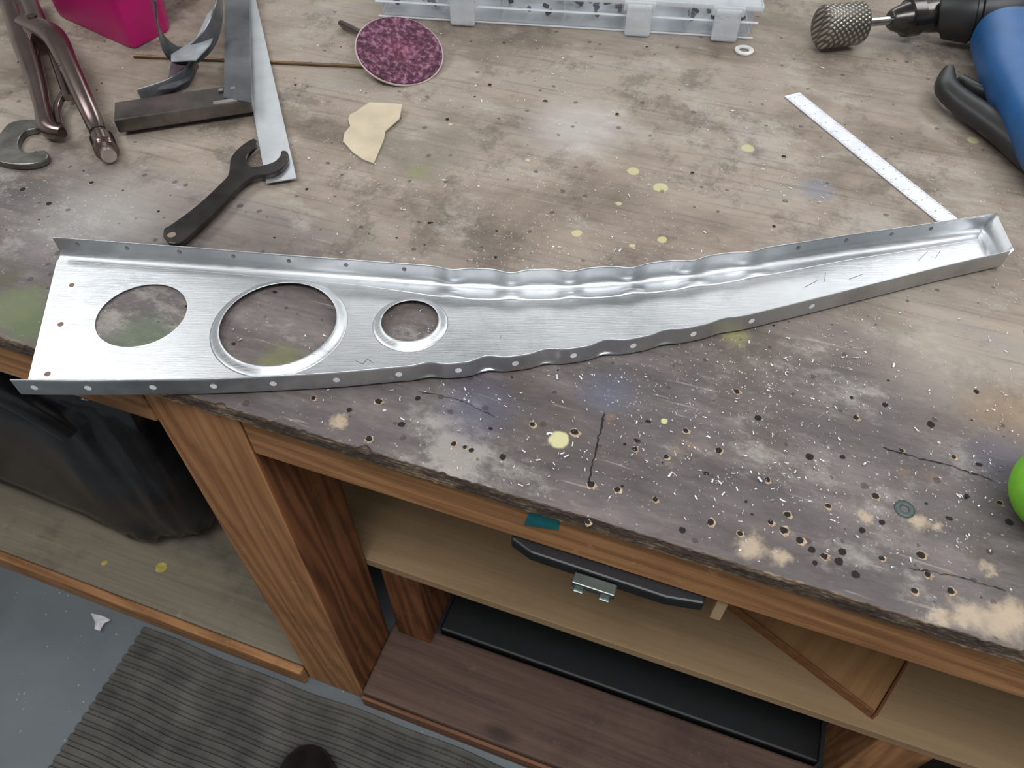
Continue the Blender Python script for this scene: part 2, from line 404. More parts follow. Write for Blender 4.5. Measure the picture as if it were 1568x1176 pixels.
def build_side(px, inward, f0, f1, offs, rad, amp):
    P3 = [U(u, v, zt_) for u, v in px]; xs = [p[0] for p in px]
    C = crom(P3, NR); X = [c.x for c in crom([Vector((x, 0, 0)) for x in xs], NR)]
    V = []; inner = []; bend = []
    kk = None
    for i, c in enumerate(C):
        d = (C[min(i+1, NR-1)] - C[max(i-1, 0)]).normalized(); n = Vector((-d.y, d.x, 0)) * inward
        x = X[i]; fl = 0
        if f0 < x < f1:
            ph = (x - f0) / 92.0; fl = (.5 - .5 * math.cos(2 * math.pi * ph)) ** 2.2
            fl *= min(1, (x - f0) / 150 + .35) * min(1, (f1 - x) / 150 + .35) * (.9 + .4*noise.noise(Vector((int(ph)*3.7 + .5, amp*500, 0))))
        off = float(np.interp(x, offs[0], offs[1]))
        ring = [(off, 0, 0)]
        for w in (.8, .6, .4, .2): ring.append((rad + (off - rad) * w, 0, math.sin(math.pi * w) * .001 + (1 - w) * .0011))
        for a in (0, 18, 36, 54, 72, 90):
            a = math.radians(a); ring.append((rad - rad * math.sin(a), rad - rad * math.cos(a), .9))
        for h in (.25, .45, .65, .85, 1.0): ring.append((0, rad + (HF - rad) * h, 2))
        for (o, z, kind) in ring:
            if kind == 0: p = c + n * o; zz = wz + z
            elif kind < .5: p = c + n * o; zz = wz + kind * fl * 2.0
            elif kind < 1: p = c + n * (o + amp * .9 * fl * (z / rad + .2)); zz = wz + z + .0022 * fl * (1 - z / rad)
            else:
                p = c + n * (amp * fl * (1.0 - .15 * (z / HF))) ; zz = wz + z
            V.append((p.x, p.y, zz))
        inner.append(Vector((c.x + n.x * off, c.y + n.y * off, wz))); bend.append((c, n, x))
        kk = len(ring)
    F = []
    for i in range(NR - 1):
        for k in range(kk - 1):
            a = i * kk + k; F.append((a, a + kk, a + kk + 1, a + 1))
    return V, F, inner, bend
fo = ([0, 480, 560, 680, 1100, 1300, 1600], [.0105, .0105, .0125, .020, .019, .014, .011])
no = ([0, 480, 560, 680, 1100, 1300, 1600], [.007, .007, .008, .012, .012, .010, .008])
fV, fF, fin, fb = build_side(far_px, -1, 644, 1196, fo, .0085, .0056)
nV, nF, nin, nb = build_side(near_px, 1, 608, 1160, no, .0035, .0052)
def solid(o, th=.0008, off=0):
    s = o.modifiers.new("sol", 'SOLIDIFY'); s.thickness = th; s.offset = off; return o
solid(mk("far_flange", fV, fF, MA, rib, True)); solid(mk("near_flange", nV, nF, MA, rib, True))
holes = [(U(217, 482, wz), .0400, 0), (U(427, 496, wz+.003), .0515, .0095), (U(628, 493, wz+.003), .0255, .0085)]
outer = fin[::4] + [fin[-1]] + (nin[::4] + [nin[-1]])[::-1]
loops = [[Vector((p.x, p.y, 0)) for p in outer]]
for c, r, lip in holes:
    loops.append([Vector((c.x + (r+lip)*math.cos(2*math.pi*i/96), c.y + (r+lip)*math.sin(2*math.pi*i/96), 0)) for i in range(96)])
tris = tessellate_polygon(loops)
VV = [(p.x, p.y, wz) for lp in loops for p in lp]
solid(mk("web", VV, [tuple(t) for t in tris], MA, rib, False))
for k, (c, r, lip) in enumerate(holes):
    if not lip: continue
    pr = [(r+lip, 0), (r+lip*.85, .0003), (r+lip*.6, .0016), (r+lip*.35, .0033), (r+lip*.12, .0046), (r, .0050)]
    V = []; F = []
    for i in range(96):
        a = 2*math.pi*i/96
        for rr, z in pr: V.append((c.x + rr*math.cos(a), c.y + rr*math.sin(a), wz + z))
    for i in range(96):
        j = (i+1) % 96
        for q_ in range(len(pr)-1): F.append((i*6+q_, j*6+q_, j*6+q_+1, i*6+q_+1))
    solid(mk("lightening_hole_lip_%d" % (k), V, F, MA, rib, True))
fa = fb[-1][0]; na = nb[-1][0]
V = []; F = []
for i in range(9):
    t = i / 8; p = fa.lerp(na, t); d = (na - fa).normalized(); n = Vector((d.y, -d.x, 0)) * -1
    for k in range(6):
        a = math.radians(90 * k / 4) if k < 5 else None
        if k < 5: V.append((p.x + n.x * (-.008 + .005 * math.sin(a)), p.y + n.y * (-.008 + .005*math.sin(a)), wz + .005 - .005 * math.cos(a)))
        else: V.append((p.x + n.x * .003, p.y + n.y * .003, wz + HF + .001))
for i in range(8):
    for k in range(5): F.append((i*6+k, (i+1)*6+k, (i+1)*6+k+1, i*6+k+1))
solid(mk("end_tab", V, F, MA, rib, True))
MR_ = plain("light_through_hole", (236, 238, 238), .35, .2, bump=0)  # pale disc colour stands in for light showing through the near flange holes
def ring_at(c, n, r, z0, out):
    s = Vector((-n.y, n.x, 0)); V = []
    for i in range(14):
        a = 2*math.pi*i/14; p = c + s * r * math.cos(a) + n * out; V.append((p.x, p.y, z0 + r * math.sin(a)))
    return V, [tuple(range(14))]
pp = []
for hx in (45,128,228,322,415,512,608,700,790,880,972,1065,1155,1247):
    c, n, x = min(nb, key=lambda q: abs(q[2]-hx)); pp.append(ring_at(c, n, .0029, wz + HF*.55, -.0007))
multi("near_flange_rivet_holes", pp, MR_, rib)
pp = []
for hx in (113,190,270,355,441,527,617,690,782,874,966,1058,1150,1225,1300,1370,1430):
    c, n, x = min(fb, key=lambda q: abs(q[2]-hx)); pp.append(ring_at(c, n, .0020, wz + HF*.66, .0008))
multi("far_flange_rivet_holes", pp, plain("dim_hole", (110, 104, 98), .6, bump=0), rib)
pp = []
for u, v, r in ((93,497,.0026),(73,573,.0026),(110,437,.0024)):
    p = U(u, v, wz); pp.append(([(p.x + r*math.cos(i*math.pi/7), p.y + r*math.sin(i*math.pi/7), wz + .0007) for i in range(14)], [tuple(range(14))]))
multi("web_rivet_holes", pp, plain("rust_hole", (110, 84, 70), .6, bump=0), rib)
pp = []
for (u0, v0), (u1, v1) in (((545,553),(556,558)),((556,558),(562,550)),((562,550),(572,556)),((765,520),(768,514)),((1405,400),(1420,386)),((1432,396),(1440,384)),((1232,440),(1252,430)),((1262,432),(1264,418)),((1300,428),(1322,420))):
    a_, b_ = U(u0, v0, wz), U(u1, v1, wz); d_ = (b_-a_).normalized(); n_ = Vector((-d_.y, d_.x, 0))*.00022
    pp.append(([(p.x, p.y, wz+.0006) for p in (a_+n_, b_+n_, b_-n_, a_-n_)], [(0,1,2,3)]))
multi("pen_marks", pp, plain("pen_ink", (84, 86, 98), .6, bump=0), rib)

# ------------------------------------------------------------------ steel rule
rul = empty("steel_rule")
c1, c2, c3, c4 = U(1203,152,ZT+.001), U(1222,138,ZT+.001), U(1477,341,ZT+.001), U(1447,352,ZT+.001)
MRU = plain("satin_steel_rule", (214, 216, 224), .45, .2, .04, 60, .03)
axr = ((c3 + c4) / 2 - (c1 + c2) / 2).normalized(); nr = Vector((-axr.y, axr.x, 0))
org = (c1 + c2) / 2; Lr = ((c3 + c4) / 2 - org).length; hw = .0112
def RP(a, b): p = org + axr * a + nr * b; return (p.x, p.y)
prism("blade", [RP(0, -hw), RP(Lr, -hw), RP(Lr, hw), RP(0, hw)], ZT + .0006, ZT + .0016, MRU, rul)
tk = []
k = 0
while .006 + k * .0025 < Lr - .004:
    a = .006 + k * .0025; ln = .0056 if k % 8 == 0 else (.004 if k % 4 == 0 else .0026)
    for sg in (1, -1):
        b0 = sg * hw * .97; b1 = sg * (hw - ln)
        q4 = [RP(a - .0002, b0), RP(a + .0002, b0), RP(a + .0002, b1), RP(a - .0002, b1)]
        tk.append(([(x, y, ZT + .0018) for x, y in q4], [(0,1,2,3)]))
    if k % 8 == 0:
        q4 = [RP(a + .001, -.0025), RP(a + .0018, -.0025), RP(a + .0018, -.0003), RP(a + .001, -.0003)]
        tk.append(([(x, y, ZT + .0018) for x, y in q4], [(0,1,2,3)]))
    k += 1
multi("graduations", tk, plain("ink", (112, 114, 122), .6, bump=0), rul)

# ------------------------------------------------------------------ parts organizer
def clear(name, lo, hi):
    m = M(name); m.set(Base_Color=lin((238, 241, 244)), Roughness=.2)
    tp = m.n("ShaderNodeBsdfTransparent"); tp.inputs[0].default_value = (.97, .98, .99, 1); mx = m.n("ShaderNodeMixShader")
    fr_ = m.n("ShaderNodeFresnel"); fr_.inputs[0].default_value = 1.4
    m.l(m.math('ADD', m.math('MULTIPLY', fr_.outputs[0], .5), m.mr(m.noise(30, 3), .3, .7, lo, hi)), mx.inputs[0])
    m.l(tp.outputs[0], mx.inputs[1]); m.l(m.b.outputs[0], mx.inputs[2]); m.l(mx.outputs[0], m.out.inputs[0]); return m.m
MPL = clear("clear_plastic", .03, .10); MPL2 = clear("frosted_plastic", .36, .5)
p0, p1 = U(582, 26, ZT), U(1150, 60, ZT); d = p1 - p0
org_ = empty("parts_organizer_box", (p0.x, p0.y, ZT + .001), math.atan2(d.y, d.x)); LL = d.length; DD = .32; HH = .046
def ob(n, a, b, m=MPL, bv=.0015): return box(n, a, b, m, org_, bv)
ob("base", (.004, .004, 0), (LL-.004, DD-.004, .003))
ob("wall_front_side", (.004, .002, .003), (LL-.004, .0045, HH-.006)); ob("wall_back_side", (.004, DD-.0045, .003), (LL-.004, DD-.002, HH-.006))
ob("wall_left_side", (.002, .005, .003), (.0045, DD-.005, HH-.006)); ob("wall_right_side", (LL-.0045, .005, .003), (LL-.002, DD-.005, HH-.006))
ob("lid", (-.004, -.004, HH-.003), (LL+.004, DD+.004, HH)); ob("lid_rim", (-.006, -.007, HH-.008), (LL+.006, -.004, HH-.001), MPL2)
ob("base_rim", (-.004, -.004, .021), (LL+.004, .001, .0225), MPL2)
ob("lid_rim_right", (LL+.004, -.004, HH-.012), (LL+.007, DD, HH-.002), MPL2); ob("foot_rim", (-.002, -.002, 0), (LL+.002, .001, .002), MPL2)
for i, f in enumerate((.235, .70, .925)):
    x = LL * f
    ob("latch_%d" % (i+1), (x-.017, -.017, .001), (x+.017, -.0095, HH-.004), MPL2, .003)
    ob("latch_hinge_%d" % (i+1), (x-.021, -.013, HH-.014), (x+.021, -.0085, HH-.001), MPL2, .003)
for i in range(1, 6): ob("divider_%d" % i, (LL*i/6-.0008, .006, .003), (LL*i/6+.0008, DD-.006, HH-.008), MPL2)
for i in range(1, 4): ob("divider_row_%d" % i, (.006, DD*i/4-.0008, .003), (LL-.006, DD*i/4+.0008, HH-.008))
pv = [[], [], []]
for i in range(210):
    x = random.uniform(.012, LL-.012)
    if int(x / (LL/6)) in (1, 4): continue
    y = random.uniform(.012, .14); z = .0065 + random.uniform(0, .014); a = random.uniform(0, 3.1); l_ = random.uniform(.008, .022)
    v_, f_ = loftvf([(x, y, z), (x + l_*math.cos(a)*.5, y + min(.01, l_*math.sin(a)*.5), z + .001)], [.0028]*2, [.0028]*2, seg=8)
    pv[i % 3].append((v_, f_))
for i, cc in enumerate(((30, 28, 28), (80, 78, 76), (40, 44, 84))): multi("small_hardware_%d" % (i+1), pv[i], plain("hw%d" % i, cc, .4, .4 if i < 2 else 0), org_)

# ------------------------------------------------------------------ sanding disc
sd = empty("sanding_disc")
m = M("purple_abrasive")
n = m.noise(170, 5, None, .7)
col = m.ramp(n, [(.38, (52, 24, 40)), (.5, (92, 44, 68)), (.62, (146, 106, 126))])
dd_ = m.n("ShaderNodeVectorMath", operation='LENGTH'); m.l(m.tc.outputs["Object"], dd_.inputs[0])
col = m.mix(m.mr(dd_.outputs["Value"], .0, .028, .5, 0), col, m.ramp(n, [(.4, (100, 30, 54)), (.62, (156, 88, 110))]))
m.set(Base_Color=col, Roughness=.85); m.bump(n, 1, .003); MP = m.m
cz = .021; cc = U(612, 77, ZT + cz)
nrm = Vector((.20, -.30, .92)).normalized()
rot = nrm.to_track_quat('Z', 'Y')
def lathe(name, prof, mat, parent, location, q, seg=64, smooth=True):
    V = []; F = []; k = len(prof)
    for i in range(seg):
        a = 2*math.pi*i/seg
        for r, z in prof: V.append((r*math.cos(a), r*math.sin(a), z))
    for i in range(seg):
        j = (i+1) % seg
        for t in range(k-1): F.append((i*k+t, j*k+t, j*k+t+1, i*k+t+1))
    o = mk(name, V, F, mat, parent, smooth); o.location = location; o.rotation_mode = 'QUATERNION'; o.rotation_quaternion = q
    bm = bmesh.new(); bm.from_mesh(o.data); bmesh.ops.remove_doubles(bm, verts=bm.verts, dist=1e-6); bm.to_mesh(o.data); bm.free()
    e = o.modifiers.new("es", 'EDGE_SPLIT'); e.split_angle = math.radians(35); return o
lathe("abrasive_face", [(0, .0015), (.0535, .0015), (.054, 0), (0, 0)], MP, sd, cc, rot)
lathe("backing", [(0, -.0002), (.0556, -.0002), (.0556, -.0018), (.03, -.0026), (.012, -.006), (.012, -.011), (0, -.011)], plain("disc_backing", (180, 162, 158), .7), sd, cc, rot)
a_, b_ = U(521, 35, ZT+.006), U(575, 62, ZT+.010)
loft("shank", [a_, a_.lerp(b_, .06), a_.lerp(b_, .6), b_], [.0036, .0045, .0045, .007], plain("mandrel_steel", (110, 106, 102), .3, .9), sd)

cyl("copper_rod", U(205, 86, ZT+.0024), U(590, 103, ZT+.0024), .0022, plain("rod_bronze", (116, 92, 70), .4, .7), None, 14)
# ------------------------------------------------------------------ cardboard scrap
sc = [(536,174),(545,170),(565,158),(590,161),(617,166),(612,184),(590,200),(588,212),(572,249),(556,243),(540,232),(525,215),(527,203),(536,192),(533,182)]
pts = [U(u, v, ZT+.003) for u, v in sc]; ce = sum(pts, Vector()) / len(pts)
V = [ce.copy()] ; rings = 5; F = []
for r in range(1, rings+1):
    for p in pts: V.append(ce.lerp(p, r/rings))
n_ = len(pts)
for i in range(n_): F.append((0, 1+i, 1+(i+1) % n_))
for r in range(rings-1):
    for i in range(n_): F.append((1+r*n_+i, 1+(r+1)*n_+i, 1+(r+1)*n_+(i+1) % n_, 1+r*n_+(i+1) % n_))
V = [Vector((v.x, v.y, ZT + .0015 + 2.2*max(0, (v - ce).dot(Vector((.8, .6, 0))))**2)) for v in V]
o = mk("cardboard_scrap", V, F, plain("cream_card", (184, 171, 148), .9, 0, .05, 30, 0), None, True); solid(o, .0016, 0)
e = o.modifiers.new("es", 'EDGE_SPLIT'); e.split_angle = math.radians(60)

# ------------------------------------------------------------------ aluminium strip, try square
st_ = prism("aluminium_strip", [U(410,288).xy, U(456,281).xy, U(383,-40).xy, U(350,-40).xy], ZT+.0058, ZT+.0070, plain("strip_alu", (206, 210, 214), .4, .9, .05, 20, .05))
sq = empty("try_square")
MS = plain("square_steel", (112, 107, 104), .3, .9, .2, 25, .15)
s0, s1 = U(186, 212, ZT+.001), U(392, 180, ZT+.001); dx = (s1-s0).normalized(); dn = Vector((-dx.y, dx.x, 0))
def Q(a, b): p = s0 + dx*a + dn*b; return (p.x, p.y)
Ls = (s1-s0).length
prism("stock", [Q(0,0), Q(Ls,0), Q(Ls,.040), Q(0,.040)], ZT+.0075, ZT+.024, MS, sq, .0015)
bl = [U(343,150,ZT+.025).xy, U(386,158,ZT+.025).xy, U(380,-45,ZT+.025).xy, U(345,-45,ZT+.025).xy]
prism("blade", bl, ZT+.0242, ZT+.0257, plain("blade_steel", (118, 120, 124), .35, .9, .25, 12, .05), sq)
prism("blade_cap", [Q(Ls-.042, .001), Q(Ls+.002, .001), Q(Ls+.002, .006), Q(Ls-.042, .006)], ZT+.0242, ZT+.0255, plain("cap_steel", (205, 205, 205), .25, .9), sq)
for a in (.018, .032): 
    x, y = Q(Ls-a, .028); cyl("rivet", (x, y, ZT+.0255), (x, y, ZT+.0265), .003, plain("rv", (170,168,166), .3, .9), sq, 16)

# ------------------------------------------------------------------ wrenches
wr = [(250,362),(252,351),(262,345),(300,317),(343,277),(351,264),(354,242),(370,224),(389,213),(394,221),(381,236),(378,248),(386,256),(402,254),(419,249),(429,240),(431,232),(440,233),(442,245),(431,260),(413,268),(395,269),(379,277),(361,293),(330,326),(296,357),(276,373),(259,373)]
MW = plain("blackened_steel", (62, 59, 58), .28, .85, .3, 30, .2)
sp = crom([Vector((*p, 0)) for p in wr], 90)
w = empty("open_end_wrench")
prism("body", [U(p.x, p.y, ZT+.0115).xy for p in sp], ZT+.0076, ZT+.0125, MW, w, .0009)
p = U(263, 360, ZT+.0125)
mk("hang_hole", [(p.x+.0042*math.cos(i*math.pi/8), p.y+.0042*math.sin(i*math.pi/8), ZT+.0128) for i in range(16)], [tuple(range(16))], plain("wood_seen", (120, 104, 90), .8, bump=0), w)
cf = [(2,205),(14,191),(36,185),(58,186),(62,193),(56,199),(42,202),(33,210),(29,222),(34,232),(44,236),(66,232),(75,237),(72,246),(56,252),(34,254),(10,252),(-8,246),(-14,230),(-10,214)]
sp = crom([Vector((*p, 0)) for p in cf], 60)
prism("crowfoot_wrench", [U(p.x, p.y, ZT+.006).xy for p in sp], ZT+.0006, ZT+.008, plain("crow_steel", (112, 110, 106), .32, .85, .2, 50), None, .0015)

# ------------------------------------------------------------------ locking pliers
lp = empty("locking_pliers")
MC = plain("chrome_nickel", (128, 112, 108), .2, .95, .15, 12, .08)
def path(px): return [U(u, v, z) for u, v, z in px]
def tube(n_, px, A, B, mat, sqv=.7):
    P = crom(path(px), 40); m_ = len(A)
    Ai = [float(np.interp(i/39*(m_-1), range(m_), A)) for i in range(40)]; Bi = [float(np.interp(i/39*(m_-1), range(m_), B)) for i in range(40)]
    return loft(n_, P, Ai, mat, lp, Bi, sq=sqv)
tube("lower_handle", [(20,20,.925),(38,70,.922),(55,120,.918),(66,165,.915),(74,196,.914),(96,203,.916)], [.012,.014,.011,.009,.010,.005], [.014,.013,.011,.010,.010,.006], MC)
tube("upper_handle", [(38,35,.93),(80,55,.935),(105,100,.932),(128,150,.925),(146,190,.918),(152,205,.916)], [.013,.015,.012,.011,.010,.009], [.010,.010,.009,.009,.009,.010], MC)
tube("jaw_fixed", [(-5,-10,.925),(15,5,.925),(32,22,.925),(50,48,.927),(60,60,.927)], [.008,.014,.018,.014,.008], [.010]*5, MC)
tube("jaw_moving", [(38,-15,.925),(45,5,.926),(55,28,.928),(66,48,.930)], [.010,.012,.012,.01], [.009]*4, MC)
tube("link_bar", [(78,75,.918),(92,115,.915),(104,150,.913)], [.005]*3, [.004]*3, MC)
tube("release_lever", [(100,140,.914),(88,165,.912),(92,192,.912)], [.004,.004,.003], [.004]*3, MC)
P = crom(path([(146,192,.916),(154,208,.915),(164,232,.913)]), 36)
loft("adjusting_screw", P, [.010 if i < 20 else (.0125 if i % 2 else .0118) for i in range(36)], MC, lp)
cyl("screw_tip", U(164, 232, .913), U(167, 239, .913), .008, plain("screw_end", (190, 180, 172), .3, .9), lp)
a0, a1 = U(76, 62, .93), U(104, 120, .924); dsp = (a1-a0); nsp = dsp.normalized().cross(Vector((0,0,1))).normalized(); ups = nsp.cross(dsp.normalized())
cs = [a0 + dsp*(i/240) + nsp*.0045*math.cos(i*.42) + ups*.0045*math.sin(i*.42) + Vector((0,0,.010)) for i in range(241)]
loft("spring", cs, [.0008]*241, MC, lp, seg=6)
cyl("pivot_rivet", U(58, 45, .925), U(58, 45, .925) + Vector((0,0,.018)), .006, MC, lp)

# ------------------------------------------------------------------ pink tub, bottle, grey strap
MPK = plain("magenta_plastic", (176, 16, 100), .4, 0, .06, 8, .03)
base = [U(88, 24), U(205, 77), U(262, 46), U(238, -45), U(130, -110), U(84, -60)]
cb = sum(base, Vector())/6
V = []; hs = [(0, 1), (.004, 1.01), (.05, 1.03), (.10, 1.06), (.104, 1.08), (.106, 1.08), (.10, 1.03), (.05, 1.00), (.004, .97)]
def roundpoly(P, r=.12, n=6):
    out = []
    for i in range(len(P)):
        a, b, c = P[i-1], P[i], P[(i+1) % len(P)]
        for k in range(n+1):
            t = k/n; p = b.lerp(a, r); q2 = b.lerp(c, r); out.append(((p.lerp(b, t)).lerp(b.lerp(q2, t), t)))
    return out
rp = roundpoly(base); nn = len(rp)
for z, s_ in hs:
    for p in rp: q2 = cb + (p-cb)*s_; V.append((q2.x, q2.y, ZT+.001+z))
F = [tuple(range(nn)), tuple(range(8*nn, 9*nn))]
for k in range(8):
    for i in range(nn): F.append((k*nn+i, k*nn+(i+1) % nn, (k+1)*nn+(i+1) % nn, (k+1)*nn+i))
o = mk("pink_plastic_tub", V, F, MPK, None, True); e = o.modifiers.new("es", 'EDGE_SPLIT'); e.split_angle = math.radians(50)
gp = U(275, 10, ZT)
lathe("yellow_green_bottle", [(0,0),(.016,0),(.019,.003),(.019,.05),(.015,.06),(.008,.064),(.008,.078),(0,.079)], plain("olive_yellow", (110, 108, 30), .35), None, (gp.x+.012, gp.y+.04, ZT+.0005), Matrix.Identity(3).to_quaternion(), 32)
MG = plain("grey_plastic", (86, 87, 91), .25, .3, .25, 18, .03)
strap = empty("grey_plastic_strap")
def ribbon(n_, px, w_, mat, up=(0,0,1), th=.0012, ns=50):
    P = crom(path(px), ns); return loft(n_, P, [th]*ns, mat, strap, [w_]*ns, up=up, seg=8, sq=.3)
ribbon("loop", [(234,-12,1.03),(238,25,.995),(248,62,.955),(270,84,.928),(298,82,.925),(322,55,.938),(334,20,.955),(336,-15,.97)], .011, MG, (0,.3,1))
ribbon("tail", [(300,92,.918),(285,118,.912),(262,134,.906),(215,150,.9035)], .011, MG, (0.1,.1,1), .001)
prism("flat_end", [U(262,96,.912).xy, U(302,96,.912).xy, U(290,122,.912).xy, U(268,134,.912).xy, U(240,138,.912).xy, U(258,118,.912).xy], ZT+.011, ZT+.0122, MG, strap)
prism("clear_blade", [U(300,60,.935).xy, U(318,22,.935).xy, U(336,4,.935).xy, U(338,30,.935).xy, U(322,68,.935).xy, U(300,92,.935).xy, U(262,94,.935).xy, U(262,84,.935).xy], ZT+.034, ZT+.0355, plain("pale_grey", (150, 154, 158), .3, .2), strap)

# ------------------------------------------------------------------ drill with rotary burr
dr = empty("electric_drill")
m = M("knurled_carbide"); wv1 = m.n("ShaderNodeTexWave", bands_direction='DIAGONAL'); wv1.inputs["Scale"].default_value = 75
m.l(m.map((1, 1, 1)), wv1.inputs["Vector"]); wv2 = m.n("ShaderNodeTexWave", bands_direction='DIAGONAL'); wv2.inputs["Scale"].default_value = 75
m.l(m.map((-1, 1, 1)), wv2.inputs["Vector"]); hh = m.mix(1.0, wv1.outputs["Color"], wv2.outputs["Color"], 'MULTIPLY')
m.set(Base_Color=m.ramp(hh, [(0, (96, 90, 82)), (.6, (186, 182, 174))]), Metallic=.8, Roughness=.35); m.bump(hh, .7, .0013); MK = m.m
za = ZT + .031
def ax(u, v, z=za): return U(u, v, z)
b0, b1 = ax(1254, 42), ax(1320, 35)
loft("burr_head", [b0, b0.lerp(b1, .03), b0.lerp(b1, .08), b0.lerp(b1, .92), b0.lerp(b1, .97), b1], [.019, .023, .0262, .0262, .024, .012], MK, dr, seg=48)
MD = plain("dark_chuck_steel", (84, 80, 78), .25, .9, .2, 30, .1)
cyl("burr_shank", b1, ax(1372, 30), .0055, plain("shank_steel", (170, 168, 164), .25, .95), dr)
k0, k1 = ax(1362, 30), ax(1440, 23)
loft("chuck", [k0, k0.lerp(k1, .04), k0.lerp(k1, .3), k0.lerp(k1, .32), k0.lerp(k1, .55), k0.lerp(k1, .57), k0.lerp(k1, .95), k1], [.010, .013, .020, .023, .023, .019, .021, .016], MD, dr, seg=32)
zb = ZT + .046
k2 = ax(1436, 23, za); e0 = ax(1470, 20, zb-.006); e1 = ax(1515, 18, zb); e2 = ax(1600, 12, zb); e3 = ax(1720, 3, zb)
MBK = plain("black_rubber", (30, 30, 32), .42, 0, .2, 40, .15)
MBL = plain("blue_housing", (24, 82, 136), .42, 0, .08, 30, .12)
loft("gear_collar", [k2, k2.lerp(e0, .3), k2.lerp(e0, .35), e0, e0.lerp(e1, .4), e0.lerp(e1, .45), e0.lerp(e1, .6), e0.lerp(e1, .65), e1, e1.lerp(e2, .35)], [.020, .024, .030, .034, .037, .034, .034, .038, .043, .0465], MBK, dr, seg=40)
loft("motor_housing", [e1.lerp(e2, .2), e1.lerp(e2, .3), e1.lerp(e2, .6), e2, e3], [.036, .043, .047, .046, .036], MBL, dr, seg=40)
h0, h1, h2, h3 = U(1552, 55, zb-.004), U(1572, 110, zb-.006), U(1600, 185, zb-.008), U(1640, 270, zb-.010)
P = crom([h0, h1, h2, h3], 30)
loft("handle", P, [float(np.interp(i, [0, 10, 20, 29], [.047, .050, .040, .030])) for i in range(30)], MBL, dr, [.036 - i*.0003 for i in range(30)], seg=36, sq=.8)
P = crom([U(1450,112,.925), U(1450,135,.922), U(1474,158,.92), U(1510,182,.92), U(1545,208,.92), U(1580,238,.92), U(1630,275,.92)], 40)
loft("rubber_grip", P, [float(np.interp(i, [0, 6, 20, 39], [.007, .013, .017, .019])) * (1 + .05*(i % 2)) for i in range(40)], MBK, dr, [.012 + i*.0001 for i in range(40)], seg=24)
P = crom([U(1470,125,.915), U(1500,140,.92), U(1540,150,.925)], 12)
loft("trigger", P, [.007]*12, MBK, dr, [.009]*12, seg=16)
P = crom([U(1456,150,.918), U(1470,158,.912), U(1462,172,.908)], 12)
loft("trigger_lock", P, [.0035]*12, plain("tl", (110,110,112), .3, .7), dr, seg=12)

# ------------------------------------------------------------------ washer, ball
wp = U(1139, 79, ZT)
lathe("white_washer", [(.0065, .0), (.0122, .0), (.0126, .0012), (.0122, .0024), (.0068, .0024), (.0062, .0012), (.0065, 0)], plain("nylon_white", (200, 200, 198), .5), None, (wp.x, wp.y, ZT+.0006), Matrix.Identity(3).to_quaternion(), 40)
gc = U(1634, 752, ZT+.0355)
lathe("lime_green_ball", [(0, -.035)] + [(.035*math.sin(a*math.pi/24), -.035*math.cos(a*math.pi/24)) for a in range(1, 24)] + [(0, .035)], plain("lime_plastic", (118, 188, 48), .55), None, (gc.x, gc.y, ZT+.0355), Matrix.Identity(3).to_quaternion(), 48)

# ------------------------------------------------------------------ aluminium swarf
V = []; F = []
def chip(p, z, sz):
    a = random.uniform(0, math.pi); k = random.random(); w_ = sz*random.uniform(.14, .38)
    n_ = 2 if k < .6 else 4; cur = random.uniform(-1.2, 1.2) if n_ == 4 else 0
    base_ = len(V); x, y = p.x, p.y
    for i in range(n_+1):
        dx_, dy_ = math.cos(a), math.sin(a); zz = z + random.uniform(0, .0012)
        V.append((x - dy_*w_/2, y + dx_*w_/2, zz)); V.append((x + dy_*w_/2, y - dx_*w_/2, zz + random.uniform(-.0002, .0006)))
        x += dx_*sz/n_; y += dy_*sz/n_; a += cur
    for i in range(n_): F.append((base_+2*i, base_+2*i+1, base_+2*i+3, base_+2*i+2))
strip_poly = [Vector((b[0].x, b[0].y)) for b in fb[::8]] + [Vector((b[0].x, b[0].y)) for b in nb[::8]][::-1]
def inside(p):
    r = False; n = len(strip_poly)
    for i in range(n):
        a, b = strip_poly[i], strip_poly[(i+1) % n]
        if (a.y > p.y) != (b.y > p.y) and p.x < (b.x-a.x)*(p.y-a.y)/(b.y-a.y)+a.x: r = not r
    return r
clus = [(random.gauss(1080, 280), random.gauss(660, 80), random.uniform(14, 50)) for _ in range(34)] + [(random.uniform(480, 1550), random.uniform(80, 560), random.uniform(14, 45)) for _ in range(24)] + [(730,540,14),(985,320,30),(1195,748,16),(1370,385,25),(700,575,18)]
cnt = 0
while cnt < 2400:
    r = random.random()
    if r < .36:
        cu, cv, cs_ = random.choice(clus); u, v = random.gauss(cu, cs_*1.4), random.gauss(cv, cs_)
    elif r < .56: u, v = random.gauss(1080, 270), random.gauss(650, 90)
    elif r < .66: u, v = random.gauss(1350, 150), random.gauss(760, 90)
    elif r < .92: u, v = random.uniform(450, 1568), random.uniform(60, 620)
    else: u, v = random.uniform(0, 1568), random.uniform(20, 1000)
    if not (0 < u < 1600 and 5 < v < 1100): continue
    if u > 1430 and v < 260: continue
    p = U(u, v, ZT); l_ = loc(p)
    if l_.y < .004: continue
    if inside(p):
        if not any((Vector((p.x, p.y)) - Vector((c.x, c.y))).length < r_ - .004 for c, r_, _ in holes): continue
    chip(p, ZT + .0005, min(.007, .0008 + random.expovariate(1300))); cnt += 1
mk("aluminium_swarf", V, F, plain("swarf_bright", (206, 208, 212), .45, .4, .12, 200, 0), None, False)

